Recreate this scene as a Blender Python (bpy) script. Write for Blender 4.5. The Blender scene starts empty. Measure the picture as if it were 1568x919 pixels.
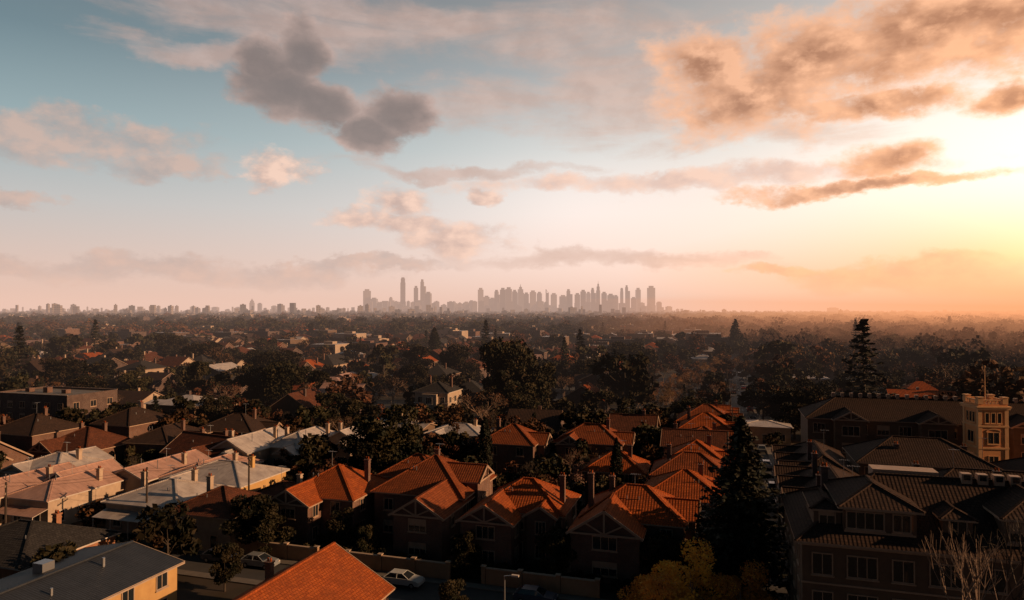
import bpy, math, random
import numpy as np
from mathutils import Vector, Matrix
random.seed(11); rng=np.random.default_rng(11)
sc=bpy.context.scene
R=math.radians
COL=sc.collection
# ---------------------------------------------------------------- node helpers
class NG:
    def __init__(s,nt): s.nt=nt
    def new(s,t,**kw):
        n=s.nt.nodes.new(t)
        for k,v in kw.items(): setattr(n,k,v)
        return n
    def put(s,sock,v):
        if isinstance(v,bpy.types.NodeSocket): s.nt.links.new(v,sock)
        else: sock.default_value=v
    def m(s,op,*a,clamp=False):
        n=s.new('ShaderNodeMath',operation=op); n.use_clamp=clamp
        for i,v in enumerate(a): s.put(n.inputs[i],v)
        return n.outputs[0]
    def mix(s,f,a,b,bt='MIX'):
        n=s.new('ShaderNodeMix',data_type='RGBA',blend_type=bt)
        s.put(n.inputs[0],f)
        for i,v in ((6,a),(7,b)):
            if not isinstance(v,bpy.types.NodeSocket) and len(v)==3: v=(*v,1)
            s.put(n.inputs[i],v)
        return n.outputs[2]
    def noise(s,vec,scale,detail=4,rough=.5,dist=0):
        n=s.new('ShaderNodeTexNoise')
        if vec is not None: s.put(n.inputs['Vector'],vec)
        s.put(n.inputs['Scale'],scale); n.inputs['Detail'].default_value=detail
        n.inputs['Roughness'].default_value=rough; n.inputs['Distortion'].default_value=dist
        return n
    def mr(s,v,a,b,c=0.,d=1.,t='LINEAR'):
        n=s.new('ShaderNodeMapRange',interpolation_type=t)
        for i,x in enumerate((v,a,b,c,d)): s.put(n.inputs[i],x)
        return n.outputs[0]
MATS={}
def mat(name,kind,c1,c2=None,rough=.8,scale=1.,spec=.3,bump=.3,bw=.33,bh=.3,metal=0.):
    if name in MATS: return MATS[name]
    m=bpy.data.materials.new(name); m.use_nodes=True; nt=m.node_tree; g=NG(nt)
    b=nt.nodes['Principled BSDF']; c2=c2 or tuple(x*.6 for x in c1)
    b.inputs['Roughness'].default_value=rough; b.inputs['Specular IOR Level'].default_value=spec
    b.inputs['Metallic'].default_value=metal
    geo=g.new('ShaderNodeNewGeometry'); tc=g.new('ShaderNodeTexCoord'); uv=g.new('ShaderNodeUVMap')
    pos=geo.outputs['Position']
    if kind=='noise':
        n=g.noise(pos,scale,6,.6); n2=g.noise(pos,scale*.13,3)
        f=g.m('ADD',g.m('MULTIPLY',n.outputs[0],.6),g.m('MULTIPLY',n2.outputs[0],.4))
        col=g.mix(g.mr(f,.35,.65),c1,c2); g.put(b.inputs['Base Color'],col)
        bp=g.new('ShaderNodeBump'); bp.inputs['Strength'].default_value=bump; bp.inputs['Distance'].default_value=.05
        g.put(bp.inputs['Height'],n.outputs[0]); g.put(b.inputs['Normal'],bp.outputs[0])
    elif kind in('tiles','brick'):
        br=g.new('ShaderNodeTexBrick'); g.put(br.inputs['Vector'],uv.outputs[0])
        br.inputs['Scale'].default_value=1; br.inputs['Brick Width'].default_value=bw; br.inputs['Row Height'].default_value=bh
        br.inputs['Mortar Size'].default_value=.03 if kind=='tiles' else .012; br.inputs['Mortar Smooth'].default_value=.3
        br.inputs['Color1'].default_value=(*c1,1); br.inputs['Color2'].default_value=(*c2,1)
        mc=tuple(x*.35 for x in c1) if kind=='tiles' else (.2,.17,.15)
        br.inputs['Mortar'].default_value=(*mc,1)
        n=g.noise(pos,.5,6,.65); n2=g.noise(pos,4,3)
        col=g.mix(g.mr(n.outputs[0],.42,.7,0,.65),br.outputs['Color'],tuple(x*.38+.008 for x in c1))
        col=g.mix(g.mr(n2.outputs[0],.55,.8,0,.5),col,tuple(min(1,x*1.5+.015) for x in c1))
        g.put(b.inputs['Base Color'],col)
        if kind=='tiles': b.inputs['Specular IOR Level'].default_value=.08; b.inputs['Roughness'].default_value=.9
        bp=g.new('ShaderNodeBump'); bp.inputs['Strength'].default_value=bump; bp.inputs['Distance'].default_value=.04
        if kind=='tiles':
            sx=g.new('ShaderNodeSeparateXYZ'); g.put(sx.inputs[0],uv.outputs[0])
            saw=g.m('FRACT',g.m('DIVIDE',sx.outputs[1],bh)); sn=g.m('SINE',g.m('MULTIPLY',sx.outputs[0],6.283/bw))
            h=g.m('ADD',g.m('MULTIPLY',saw,-.8),g.m('MULTIPLY',sn,.35))
        else: h=g.m('SUBTRACT',1.,br.outputs['Fac'])
        g.put(bp.inputs['Height'],h); g.put(b.inputs['Normal'],bp.outputs[0])
    elif kind=='corr':
        sx=g.new('ShaderNodeSeparateXYZ'); g.put(sx.inputs[0],uv.outputs[0])
        sn=g.m('SINE',g.m('MULTIPLY',sx.outputs[0],6.283/.25))
        sheet=g.m('FRACT',g.m('DIVIDE',sx.outputs[0],.9))
        n=g.noise(pos,.6,6,.7); 
        col=g.mix(g.mr(n.outputs[0],.4,.7),c1,c2)
        col=g.mix(g.mr(sheet,.9,.96,0,.45),col,tuple(x*.4 for x in c1))
        g.put(b.inputs['Base Color'],col)
        bp=g.new('ShaderNodeBump'); bp.inputs['Strength'].default_value=bump; bp.inputs['Distance'].default_value=.03
        g.put(bp.inputs['Height'],sn); g.put(b.inputs['Normal'],bp.outputs[0])
    elif kind=='leaf':
        oi=g.new('ShaderNodeObjectInfo')
        n=g.noise(pos,.45,2)
        col=g.mix(g.mr(n.outputs[0],.38,.62),c1,c2)
        hs=g.new('ShaderNodeHueSaturation'); g.put(hs.inputs['Color'],col)
        g.put(hs.inputs['Hue'],g.mr(oi.outputs['Random'],0.,1.,.47,.505)); 
        g.put(hs.inputs['Value'],g.mr(g.m('FRACT',g.m('MULTIPLY',oi.outputs['Random'],7.3)),0.,1.,.6,1.45))
        g.put(b.inputs['Base Color'],hs.outputs[0]); b.inputs['Specular IOR Level'].default_value=.12
    elif kind=='tower':
        br=g.new('ShaderNodeTexBrick'); g.put(br.inputs['Vector'],uv.outputs[0]); br.offset=0
        br.inputs['Scale'].default_value=1; br.inputs['Brick Width'].default_value=9; br.inputs['Row Height'].default_value=8
        br.inputs['Mortar Size'].default_value=1.2
        br.inputs['Color1'].default_value=(*c2,1); br.inputs['Color2'].default_value=tuple(x*.6 for x in c2)+(1,)
        br.inputs['Mortar'].default_value=(*c1,1); g.put(b.inputs['Base Color'],br.outputs[0])
    else:
        b.inputs['Base Color'].default_value=(*c1,1)
    MATS[name]=m; return m
TERRA=mat('terracotta_tiles','tiles',(.42,.1,.024),(.27,.06,.018),bump=.9)
TERRA3=mat('aged_terracotta_tiles','tiles',(.3,.082,.028),(.19,.05,.02),bump=.9)
TERRA2=mat('weathered_tiles','tiles',(.16,.056,.03),(.09,.036,.023),bump=.7)
BROWN=mat('brown_tiles','tiles',(.07,.041,.03),(.042,.027,.022),bump=.9)
SLATE=mat('slate_roof','tiles',(.055,.05,.048),(.033,.03,.03),bump=.4)
PALE=mat('pale_metal_roof','corr',(.46,.4,.36),(.27,.22,.2),rough=.5,spec=.5)
PINK=mat('oxide_metal_roof','corr',(.44,.26,.2),(.29,.165,.125),rough=.6)
DARKM=mat('dark_metal_roof','corr',(.03,.033,.04),(.02,.022,.027),rough=.6,spec=.3)
BRICK=mat('orange_brick','brick',(.165,.066,.036),(.1,.042,.025),bw=.24,bh=.086)
BRICKD=mat('dark_brick','brick',(.085,.038,.029),(.055,.026,.02),bw=.24,bh=.086)
BRICKO=mat('ochre_brick','brick',(.42,.16,.06),(.32,.12,.045),bw=.24,bh=.086)
CREAM=mat('cream_render','noise',(.44,.33,.24),(.31,.225,.165),scale=1.2,bump=.1)
TANR=mat('tan_render','noise',(.16,.098,.062),(.11,.07,.046),scale=1.2,bump=.1)
YELL=mat('ochre_render','noise',(.5,.31,.12),(.4,.23,.09),scale=1.,bump=.1)
WALLC=mat('wall_render','noise',(.36,.21,.12),(.26,.15,.085),scale=1.,bump=.1)
WHITE=mat('white_paint','noise',(.55,.47,.4),(.4,.34,.29),scale=2,bump=.05,rough=.6)
TRIM=mat('cream_timber','noise',(.42,.28,.19),(.3,.2,.14),scale=2,bump=.05,rough=.6)
TRIMD=mat('dark_timber','noise',(.06,.04,.03),(.035,.025,.02),scale=2,bump=.05)
GLASS=mat('window_glass','flat',(.015,.018,.022),rough=.08,spec=.8)
ASPH=mat('asphalt','noise',(.045,.043,.043),(.065,.06,.056),scale=.8,bump=.2)
CONC=mat('concrete','noise',(.17,.145,.125),(.115,.1,.085),scale=1.5,bump=.15)
LINE=mat('line_paint','noise',(.6,.6,.58),(.4,.4,.38),scale=5)
GROUND=mat('grass_earth','noise',(.026,.023,.012),(.055,.038,.025),scale=.25,bump=.4)
BARK=mat('bark','noise',(.07,.05,.035),(.04,.03,.022),scale=4)
BARKL=mat('pale_bark','noise',(.3,.2,.14),(.18,.12,.085),scale=4)
LEAF=mat('foliage_dark','leaf',(.013,.015,.008),(.046,.036,.016),rough=.7)
LEAFB=mat('foliage_brown','leaf',(.042,.025,.013),(.11,.055,.023),rough=.8)
LEAFP=mat('foliage_conifer','leaf',(.012,.016,.011),(.032,.029,.018),rough=.7)
LEAFG=mat('foliage_gold','leaf',(.16,.085,.03),(.3,.165,.06),rough=.8)
LEAFY=mat('foliage_yellow','leaf',(.5,.27,.04),(.75,.45,.06),rough=.8)
TYRE=mat('tyre_rubber','flat',(.015,.015,.015),rough=.9)
STEEL=mat('galvanised_steel','flat',(.35,.35,.36),rough=.4,metal=.8)
# ---------------------------------------------------------------- mesh builder
class MB:
    def __init__(s): s.v=[];s.f=[];s.m=[];s.M=None
    def poly(s,pts,mi=0):
        n=len(s.v)
        if s.M is not None: pts=[s.M@Vector(p) for p in pts]
        s.v+=[tuple(p) for p in pts]; s.f.append(tuple(range(n,n+len(pts)))); s.m.append(mi)
    def box(s,x0,y0,z0,x1,y1,z1,mi=0,top=None):
        if x0>x1:x0,x1=x1,x0
        if y0>y1:y0,y1=y1,y0
        p=[(x0,y0,z0),(x1,y0,z0),(x1,y1,z0),(x0,y1,z0),(x0,y0,z1),(x1,y0,z1),(x1,y1,z1),(x0,y1,z1)]
        for q in ((0,1,5,4),(1,2,6,5),(2,3,7,6),(3,0,4,7),(0,3,2,1)): s.poly([p[i] for i in q],mi)
        s.poly([p[i] for i in (4,5,6,7)],mi if top is None else top)
    def beam(s,p,q,w,h,mi=0):
        p=Vector(p);q=Vector(q);d=(q-p).normalized()
        up=Vector((0,0,1)) if abs(d.z)<.95 else Vector((1,0,0))
        t=d.cross(up).normalized()*w/2; u=t.cross(d).normalized()*h/2
        a=[p-t-u,p+t-u,p+t+u,p-t+u]; b=[x+(q-p) for x in a]
        for i in range(4): s.poly([a[i],a[(i+1)%4],b[(i+1)%4],b[i]],mi)
        s.poly(a[::-1],mi); s.poly(b,mi)
    def cyl(s,p,q,r0,r1,n=8,mi=0,cap=True):
        p=Vector(p);q=Vector(q);d=(q-p)
        if d.length<1e-6:return
        d.normalize(); up=Vector((0,0,1)) if abs(d.z)<.9 else Vector((1,0,0))
        t=d.cross(up).normalized();u=t.cross(d)
        a=[p+(t*math.cos(6.2832*i/n)+u*math.sin(6.2832*i/n))*r0 for i in range(n)]
        b=[q+(t*math.cos(6.2832*i/n)+u*math.sin(6.2832*i/n))*r1 for i in range(n)]
        for i in range(n): s.poly([a[i],a[(i+1)%n],b[(i+1)%n],b[i]],mi)
        if cap: s.poly(a[::-1],mi); s.poly(b,mi)
    def slab(s,pts,t,mi=0,smi=0):
        lo=[(p[0],p[1],p[2]-t) for p in pts]; n=len(pts)
        s.poly(pts,mi); s.poly(lo[::-1],smi)
        for i in range(n): s.poly([lo[i],lo[(i+1)%n],pts[(i+1)%n],pts[i]],smi)
def to_mesh(name,mb,mats,uv=True):
    me=bpy.data.meshes.new(name); me.from_pydata(mb.v,[],mb.f)
    for m in mats: me.materials.append(m)
    me.polygons.foreach_set('material_index',mb.m)
    if uv:
        ul=me.uv_layers.new(name='UVMap'); N=len(me.loops)
        V=np.array(mb.v,dtype=float); li=np.empty(N,dtype=np.int32); me.loops.foreach_get('vertex_index',li)
        nf=len(me.polygons); nr=np.empty(nf*3); me.polygons.foreach_get('normal',nr); nr=nr.reshape(-1,3)
        lt=np.empty(nf,dtype=np.int32); me.polygons.foreach_get('loop_total',lt)
        nl=np.repeat(nr,lt,axis=0)
        t=np.stack([-nl[:,1],nl[:,0],np.zeros(N)],1); L=np.linalg.norm(t,axis=1)
        fl=L<.02; t[fl]=(1,0,0); L[fl]=1; t/=L[:,None]
        b=np.cross(nl,t); b[fl]=(0,1,0)
        P=V[li]; out=np.stack([(P*t).sum(1),(P*b).sum(1)],1)
        ul.data.foreach_set('uv',out.ravel())
    me.update(); return me
def add(name,me,parent=None,loc=(0,0,0),rot=0.,sca=None):
    o=bpy.data.objects.new(name,me); COL.objects.link(o); o.location=loc; o.rotation_euler=(0,0,rot)
    if sca is not None: o.scale=sca
    if parent: o.parent=parent
    return o
def empty(name,loc=(0,0,0),rot=0.):
    o=add(name,None,None,loc,rot); o.empty_display_size=1; return o
TH=R(-17); CT,ST=math.cos(TH),math.sin(TH)
def W(a,b,z=0): return (10.2+CT*a-ST*b, 75.6+ST*a+CT*b, z)
def Wi(x,y):
    dx,dy=x-10.2,y-75.6; return CT*dx+ST*dy, -ST*dx+CT*dy
OCC=[]
# ---------------------------------------------------------------- building kit
PARTS=('walls','roof','trim','windows','chimney','antenna')
def parts(): return {k:MB() for k in PARTS}
def body(P,x0,y0,x1,y1,he,pitch,kind,ov=.45,z0=0.,truss=(),th=.16,caps=True):
    tp=math.tan(R(pitch)); P['walls'].box(x0,y0,z0,x1,y1,he)
    X0,X1,Y0,Y1=x0-ov,x1+ov,y0-ov,y1+ov; xm=(x0+x1)/2; ym=(y0+y1)/2; Rf=P['roof']
    w,d=X1-X0,Y1-Y0; lines=[]
    if kind=='hip':
        h=min(w,d)/2; zr=he+tp*h
        if w>=d: A=(X0+h,ym,zr);B=(X1-h,ym,zr)
        else: A=(xm,Y0+h,zr);B=(xm,Y1-h,zr)
        c=[(X0,Y0,he),(X1,Y0,he),(X1,Y1,he),(X0,Y1,he)]
        if abs(w-d)<.05: pl=[[c[i],c[(i+1)%4],A] for i in range(4)]; lines=[(A,q) for q in c]
        elif w>=d: pl=[[c[0],c[1],B,A],[c[1],c[2],B],[c[2],c[3],A,B],[c[3],c[0],A]]; lines=[(A,B),(c[0],A),(c[3],A),(c[1],B),(c[2],B)]
        else: pl=[[c[0],c[1],A],[c[1],c[2],B,A],[c[2],c[3],B],[c[3],c[0],A,B]]; lines=[(A,B),(c[0],A),(c[1],A),(c[2],B),(c[3],B)]
    elif kind=='gy':
        h=w/2; zr=he+tp*h; A=(xm,Y0,zr);B=(xm,Y1,zr)
        pl=[[(X1,Y0,he),(X1,Y1,he),B,A],[(X0,Y1,he),(X0,Y0,he),A,B]]; lines=[(A,B)]
        for y in (y0,y1):
            P['walls'].poly([(x0,y,he),(x1,y,he),(x1,y,he+tp*ov-.08),(xm,y,zr-.08),(x0,y,he+tp*ov-.08)])
            yo=y-ov-.03 if y==y0 else y+ov+.03
            for xx in (X0,X1): P['trim'].beam((xx,yo,he-.1),(xm,yo,zr-.1),.08,.26)
            if (y==y0 and 'y-' in truss) or (y==y1 and 'y+' in truss):
                zc=he+.1; T=P['trim']
                T.beam((X0+.2,yo,zc),(X1-.2,yo,zc),.1,.2); T.beam((xm,yo,zc),(xm,yo,zr-.15),.1,.2)
                T.beam((xm,yo,zc+.05),(xm-w*.25,yo,(he+zr)/2-.1),.1,.16); T.beam((xm,yo,zc+.05),(xm+w*.25,yo,(he+zr)/2-.1),.1,.16)
    elif kind=='gx':
        h=d/2; zr=he+tp*h; A=(X0,ym,zr);B=(X1,ym,zr)
        pl=[[(X0,Y0,he),(X1,Y0,he),B,A],[(X1,Y1,he),(X0,Y1,he),A,B]]; lines=[(A,B)]
        for x in (x0,x1):
            P['walls'].poly([(x,y0,he),(x,y1,he),(x,y1,he+tp*ov-.08),(x,ym,zr-.08),(x,y0,he+tp*ov-.08)])
            xo=x-ov-.03 if x==x0 else x+ov+.03
            for yy in (Y0,Y1): P['trim'].beam((xo,yy,he-.1),(xo,ym,zr-.1),.08,.26)
            if (x==x1 and 'x+' in truss) or (x==x0 and 'x-' in truss):
                zc=he+.1; T=P['trim']
                T.beam((xo,Y0+.2,zc),(xo,Y1-.2,zc),.1,.2); T.beam((xo,ym,zc),(xo,ym,zr-.15),.1,.2)
    elif kind=='flat':
        P['walls'].box(x0,y0,he,x1,y0+.25,he+.6);P['walls'].box(x0,y1-.25,he,x1,y1,he+.6)
        P['walls'].box(x0,y0+.25,he,x0+.25,y1-.25,he+.6);P['walls'].box(x1-.25,y0+.25,he,x1,y1-.25,he+.6)
        Rf.box(x0+.26,y0+.26,he,x1-.26,y1-.26,he+.15); pl=[]; zr=he
        P['trim'].box(x0-.06,y0-.06,he+.6,x1+.06,y0+.2,he+.68); P['trim'].box(x0-.06,y1-.2,he+.6,x1+.06,y1+.06,he+.68)
        for q in range(3): P['chimney'].box(x0+3+q*6,ym-1,he+.15,x0+4.4+q*6,ym+.4,he+1.1+.4*(q%2))
    for p in pl: Rf.slab(p,th,0,1)
    if caps:
        for a,b in lines: Rf.beam((a[0],a[1],a[2]+.03),(b[0],b[1],b[2]+.03),.28,.14,2)
    return zr
def fbox(mb,face,pl,t0,t1,z0,z1,n0,n1,mi=0):
    if face=='y-': mb.box(t0,pl-n1,z0,t1,pl-n0,z1,mi)
    elif face=='y+': mb.box(t0,pl+n0,z0,t1,pl+n1,z1,mi)
    elif face=='x-': mb.box(pl-n1,t0,z0,pl-n0,t1,z1,mi)
    else: mb.box(pl+n0,t0,z0,pl+n1,t1,z1,mi)
def window(P,face,pl,t,z,w=1.2,h=1.4,n=2,sill=True):
    a,b=t-w/2,t+w/2; T=P['trim']; f=.1
    fbox(P['windows'],face,pl,a,b,z,z+h,.0,.02)
    fbox(T,face,pl,a-f,a,z-f,z+h+f,0,.09); fbox(T,face,pl,b,b+f,z-f,z+h+f,0,.09)
    fbox(T,face,pl,a,b,z+h,z+h+f,0,.085); fbox(T,face,pl,a,b,z-f,z,0,.085)
    for i in range(1,n):
        c=a+w*i/n; fbox(T,face,pl,c-.035,c+.035,z,z+h,.022,.07)
    r=random.random()
    if r<.35: fbox(T,face,pl,a+.02,b-.02,z+h*random.uniform(.45,.8),z+h-.01,.021,.03)   # half drawn blind
    if sill: fbox(T,face,pl,a-.18,b+.18,z-f-.1,z-f-.003,0,.16)
def auto_windows(P,x0,y0,x1,y1,storeys,faces=('y-','x+','x-'),sp=3.2,w=1.2,door=True,sh=2.9):
    for f in faces:
        t0,t1=(x0,x1) if f[0]=='y' else (y0,y1); pl={'y-':y0,'y+':y1,'x-':x0,'x+':x1}[f]
        n=max(1,int((t1-t0-.6)/sp))
        for s in range(storeys):
            for i in range(n):
                t=t0+(t1-t0)*(i+.5)/n
                if s==0 and i==n//2 and f=='y-' and door:
                    fbox(P['windows'],f,pl,t-.45,t+.45,.15,2.2,0,.03)
                    fbox(P['trim'],f,pl,t-.55,t-.45,.0,2.3,0,.1);fbox(P['trim'],f,pl,t+.45,t+.55,.0,2.3,0,.1);fbox(P['trim'],f,pl,t-.45,t+.45,2.2,2.32,0,.1)
                else: window(P,f,pl,t,.9+s*sh,w)
def chimney(P,x,y,z0,z1,w=.62,pots=2):
    C=P['chimney']; C.box(x-w/2,y-.3,z0,x+w/2,y+.3,z1); C.box(x-w/2-.08,y-.38,z1,x+w/2+.08,y+.38,z1+.15)
    C.box(x-w/2-.04,y-.34,z1-.35,x+w/2+.04,y+.34,z1-.25)
    for i in range(pots):
        px=x+(i-(pots-1)/2)*.32; C.cyl((px,y,z1+.15),(px,y,z1+.5),.1,.08,8,1)
def antenna(P,x,y,z,h=2.2):
    A=P['antenna']; A.cyl((x,y,z-.6),(x,y,z+h),.03,.025,5); A.beam((x-.5,y,z+h-.1),(x+.7,y,z+h-.1),.03,.03)
    for i in range(6): A.beam((x-.45+i*.22,y-.35+i*.03,z+h-.1),(x-.45+i*.22,y+.35-i*.03,z+h-.1),.02,.02)
def finish(P,name,x,y,rot=TH,wall=BRICK,roof=TERRA,trim=TRIM,chim=BRICK,r=8):
    e=empty(name,(x,y,0),rot)
    mm={'walls':[wall],'roof':[roof,trim,roof],'trim':[trim],'windows':[GLASS],'chimney':[chim,TERRA],'antenna':[STEEL]}
    for k,mb in P.items():
        if mb.f: add(k,to_mesh(name+'_'+k,mb,mm[k]),e)
    OCC.append((x,y,r)); return e
def house(name,x,y,w,d,he,pitch,kind,wall=BRICK,roof=TERRA,trim=TRIM,rot=TH,wings=(),chims=(),storeys=1,faces=('y-','x+','x-'),r=None,verandah=False,vents=True):
    P=parts(); x0,x1,y0,y1=-w/2,w/2,-d/2,d/2
    zr=body(P,x0,y0,x1,y1,he,pitch,kind)
    auto_windows(P,x0,y0,x1,y1,storeys,faces)
    for wg in wings:
        f,c,ww,ln,h2,p2,tr=wg
        if f=='y-':
            body(P,c-ww/2,y0-ln,c+ww/2,y0+d*.45,h2,p2,'gy',truss=('y-',) if tr else ())
            for s in range(storeys): window(P,'y-',y0-ln,c,.9+2.8*s,ww*.34,1.35,3)
            for s in range(storeys): window(P,'x+',c+ww/2,y0-ln*.5,.9+2.8*s,1.1)
        else:
            body(P,x1-w*.45,c-ww/2,x1+ln,c+ww/2,h2,p2,'gx',truss=('x+',) if tr else ())
            for s in range(storeys): window(P,'x+',x1+ln,c,.9+2.8*s,ww*.38,1.4,3)
    for cx,cy,h in chims: chimney(P,cx,cy,he-.5,zr+h)
    if random.random()<.7: antenna(P,random.uniform(-1,1)*w*.15,random.uniform(-.1,.1),zr-.2,random.uniform(1.4,2.6))
    if vents:
        for q in range(2): vx=random.uniform(-.3,.3)*w; P['antenna'].cyl((vx,-d*.22,he),(vx,-d*.22,he+math.tan(R(pitch))*d*.32+.45),.06,.06,6)
    if verandah:
        z=min(2.9,he-.5)
        P['roof'].slab([(x0,y0-2.2,z-.4),(x1,y0-2.2,z-.4),(x1,y0-.01,z+.15),(x0,y0-.01,z+.15)],.08,0,1)
        n=max(2,int(w/2.6))
        for i in range(n+1): P['trim'].box(x0+.1+(w-.3)*i/n,y0-2.15,0,x0+.2+(w-.3)*i/n,y0-2.05,z-.5)
    return finish(P,name,x,y,rot,wall,roof,trim,wall,r or max(w,d)*.62)
def houseL(name,a,b,*k,**kw):
    p=W(a,b); return house(name,p[0],p[1],*k,**kw)
# ---------------------------------------------------------------- ground, roads
g=MB(); S=26000; g.poly([(-S,-600,0),(S,-600,0),(S,S,0),(-S,S,0)]); add('ground',to_mesh('ground',g,[GROUND]))
def strip(name,a0,a1,b0,b1,z,m,thick=0):
    mb=MB(); P=[W(a0,b0,z),W(a1,b0,z),W(a1,b1,z),W(a0,b1,z)]
    if thick: mb.slab(P,thick)
    else: mb.poly(P)
    return add(name,to_mesh(name,mb,[m]))
strip('lane_road',-130,18.5,-10.6,-5.6,.008,ASPH)
strip('lane_footpath',-130,13,-5.6,-4.4,.13,CONC,.12)
strip('lane_footpath',-130,13,-11.8,-10.6,.13,CONC,.12)
strip('main_street',15.6,21.6,-5.5,1500,.012,ASPH)
strip('street_footpath',13.9,15.6,3,1500,.14,CONC,.12); strip('street_footpath',21.6,23.2,3,1500,.14,CONC,.12)
mb=MB()
for i in range(150):
    b=6+i*9.; mb.poly([W(18.53,b,.018),W(18.67,b,.018),W(18.67,b+3,.018),W(18.53,b+3,.018)])
add('lane_markings',to_mesh('lane_markings',mb,[LINE]))
mb=MB()
STREETS=[18+62*k for k in range(-22,24) if k!=0]
for a in STREETS:
    mb.poly([W(a-3.5,95,.008),W(a+3.5,95,.008),W(a+3.5,1500,.008),W(a-3.5,1500,.008)])
for b in range(110,1500,160): mb.poly([W(-1400,b-3.5,.004),W(1400,b-3.5,.004),W(1400,b+3.5,.004),W(-1400,b+3.5,.004)])
add('suburb_roads',to_mesh('suburb_roads',mb,[ASPH]))
# garden wall
e=empty('garden_wall',W(0,-4.1),TH); mb=MB(); cp=MB()
a=-46.
while a<-3:
    if int((a+46)/4.2)%4!=3:
        mb.box(a,-.12,0,a+3.7,.12,1.75); cp.box(a,-.18,1.75,a+3.7,.18,1.85)
    mb.box(a+3.7,-.2,0,a+4.15,.2,1.95); cp.box(a+3.64,-.26,1.95,a+4.21,.26,2.05); a+=4.2
add('wall_panels',to_mesh('wp',mb,[WALLC]),e); add('coping',to_mesh('cp',cp,[CREAM]),e)
# ---------------------------------------------------------------- terracotta townhouses
houseL('townhouse',-38,8,10,10,5.7,30,'hip',wings=[('y-',-2.4,5.8,3.2,5.4,30,True)],chims=[(3.8,1,.6)],storeys=2)
houseL('townhouse',-31.5,20,9,8,5.7,30,'hip',chims=[(3,0,.8)],storeys=2,roof=TERRA3)
houseL('townhouse',-25.5,12.5,12.5,12,6.1,31,'hip',wings=[('y-',3.1,6.3,6.8,5.5,31,True),('x+',0,5,.8,7.4,30,True)],chims=[],storeys=2,roof=TERRA3)
houseL('townhouse',-11,8.4,10.5,9,5.8,31,'hip',wings=[('y-',-2.8,6.2,4.2,5.5,31,True),('y-',2.9,3.4,.8,5.7,31,False)],chims=[(4.6,-1,.8)],storeys=2)
houseL('townhouse',2.5,8.6,11.5,9,5.8,32,'hip',wings=[('y-',-2.5,7.6,4.1,5.3,33,True),('x+',0,4.6,1.2,5.9,32,True)],chims=[(-5.2,-2,1.4),(-3.2,1.5,.4)],storeys=2)
b=20.
for i in range(8):
    L2=[(8.6,30,'hip'),(9.6,28,'hip'),(7.4,31,'gx'),(10.4,29,'hip')][(i*3+1)%4]
    houseL('townhouse',8.6+random.uniform(-1.2,.8),b,random.uniform(9.5,12),L2[0],5.1+random.uniform(-.5,.8),L2[1],L2[2],wings=[('x+',random.uniform(-1,1),random.uniform(3.6,5.4),random.uniform(.9,2.2),5.2,random.uniform(30,35),i%2==0)],
      chims=[(-3.5,1,.7)] if i%2 else [(2,1.5,.4)],storeys=2,faces=('y-','x+'),roof=(TERRA,TERRA3,TERRA,TERRA2,TERRA3)[i%5])
    b+=L2[0]+random.uniform(.8,2.6)
houseL('townhouse',-25,48,10,9,5.8,30,'hip',wings=[('x+',0,4.6,1.5,5.6,32,True)],chims=[(-3,0,.8)],storeys=2,roof=TERRA3)
houseL('townhouse',-11,53,12,9,5.8,30,'hip',wings=[('x+',0,4.6,1.5,5.6,32,True),('y-',-3,4.5,1.5,5.6,32,True)],chims=[(3,0,.8)],storeys=2,roof=TERRA3)
houseL('townhouse',-3.5,34,9,8,5.2,30,'hip',storeys=2,chims=[(2,0,.8)])
houseL('townhouse',-5,68,9,9,5.6,30,'gx',storeys=2,chims=[(2,0,.8)],roof=TERRA2)
houseL('bungalow',-24.8,-22.6,12.5,15,3,29,'gy',roof=TERRA,chims=[(-5.6,5.2,-1.6)],r=8,vents=False)
# ---------------------------------------------------------------- left side houses
P=parts(); body(P,-6,-9.8,6,9.8,5.2,11.5,'gy'); auto_windows(P,-6,-9.8,6,9.8,2,('x+',),sh=2.6)
P['trim'].beam((6.52,-10.2,5.08),(6.52,10.2,5.08),.12,.14)
P['antenna'].box(-3,2,5.6,-1.8,3.2,6.9); P['antenna'].cyl((2,5,5.5),(2,5,6.9),.15,.15,8); P['antenna'].cyl((3,-1,5.5),(3,-1,6.5),.12,.12,8)
p=W(-45,-30); finish(P,'rendered_shop',p[0],p[1],wall=YELL,roof=DARKM,trim=CREAM)
houseL('brick_house',-60.5,-19,13,11,4.6,22,'hip',wall=BRICKO,roof=SLATE,trim=WHITE,storeys=1,chims=[(2,2,.3)])
houseL('cream_house',-50,-.5,9.5,9,4.6,26,'hip',wall=CREAM,roof=TERRA2,trim=TRIM,chims=[(-3,1,.8)],r=6)
houseL('weatherboard_house',-62,3.5,12,11,4.0,20,'hip',wall=CREAM,roof=PALE,trim=WHITE,chims=[(2,2,.9),(-4,-1,.9)],verandah=True)
for i,(a,b) in enumerate([(-87,1),(-79,2.5),(-75,15),(-67,17.5),(-94,12)]):
    houseL('terrace_house',a,b,7.4,14,4.2,22,'gy' if i%2==0 else 'hip',wall=CREAM,roof=PINK if i!=4 else PALE,trim=WHITE,chims=[(2.6,2,.5)],verandah=i<2)
house('weatherboard_house',-45,108,14,11,4.2,20,'hip',wall=YELL,roof=PALE,trim=WHITE,chims=[(4,1,.6)],wings=[('y-',-3.5,5,2,4,24,False)])
house('weatherboard_house',-33,99,8,8,3.6,22,'hip',wall=CREAM,roof=TERRA2,chims=[(2,1,.8)])
house('weatherboard_house',-74,112,11,10,4.6,22,'hip',wall=CREAM,roof=PALE,trim=WHITE,chims=[(3,1,.5)])
house('cottage',-66,106,7,9,3.8,30,'gy',wall=CREAM,roof=PINK,trim=WHITE)
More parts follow.
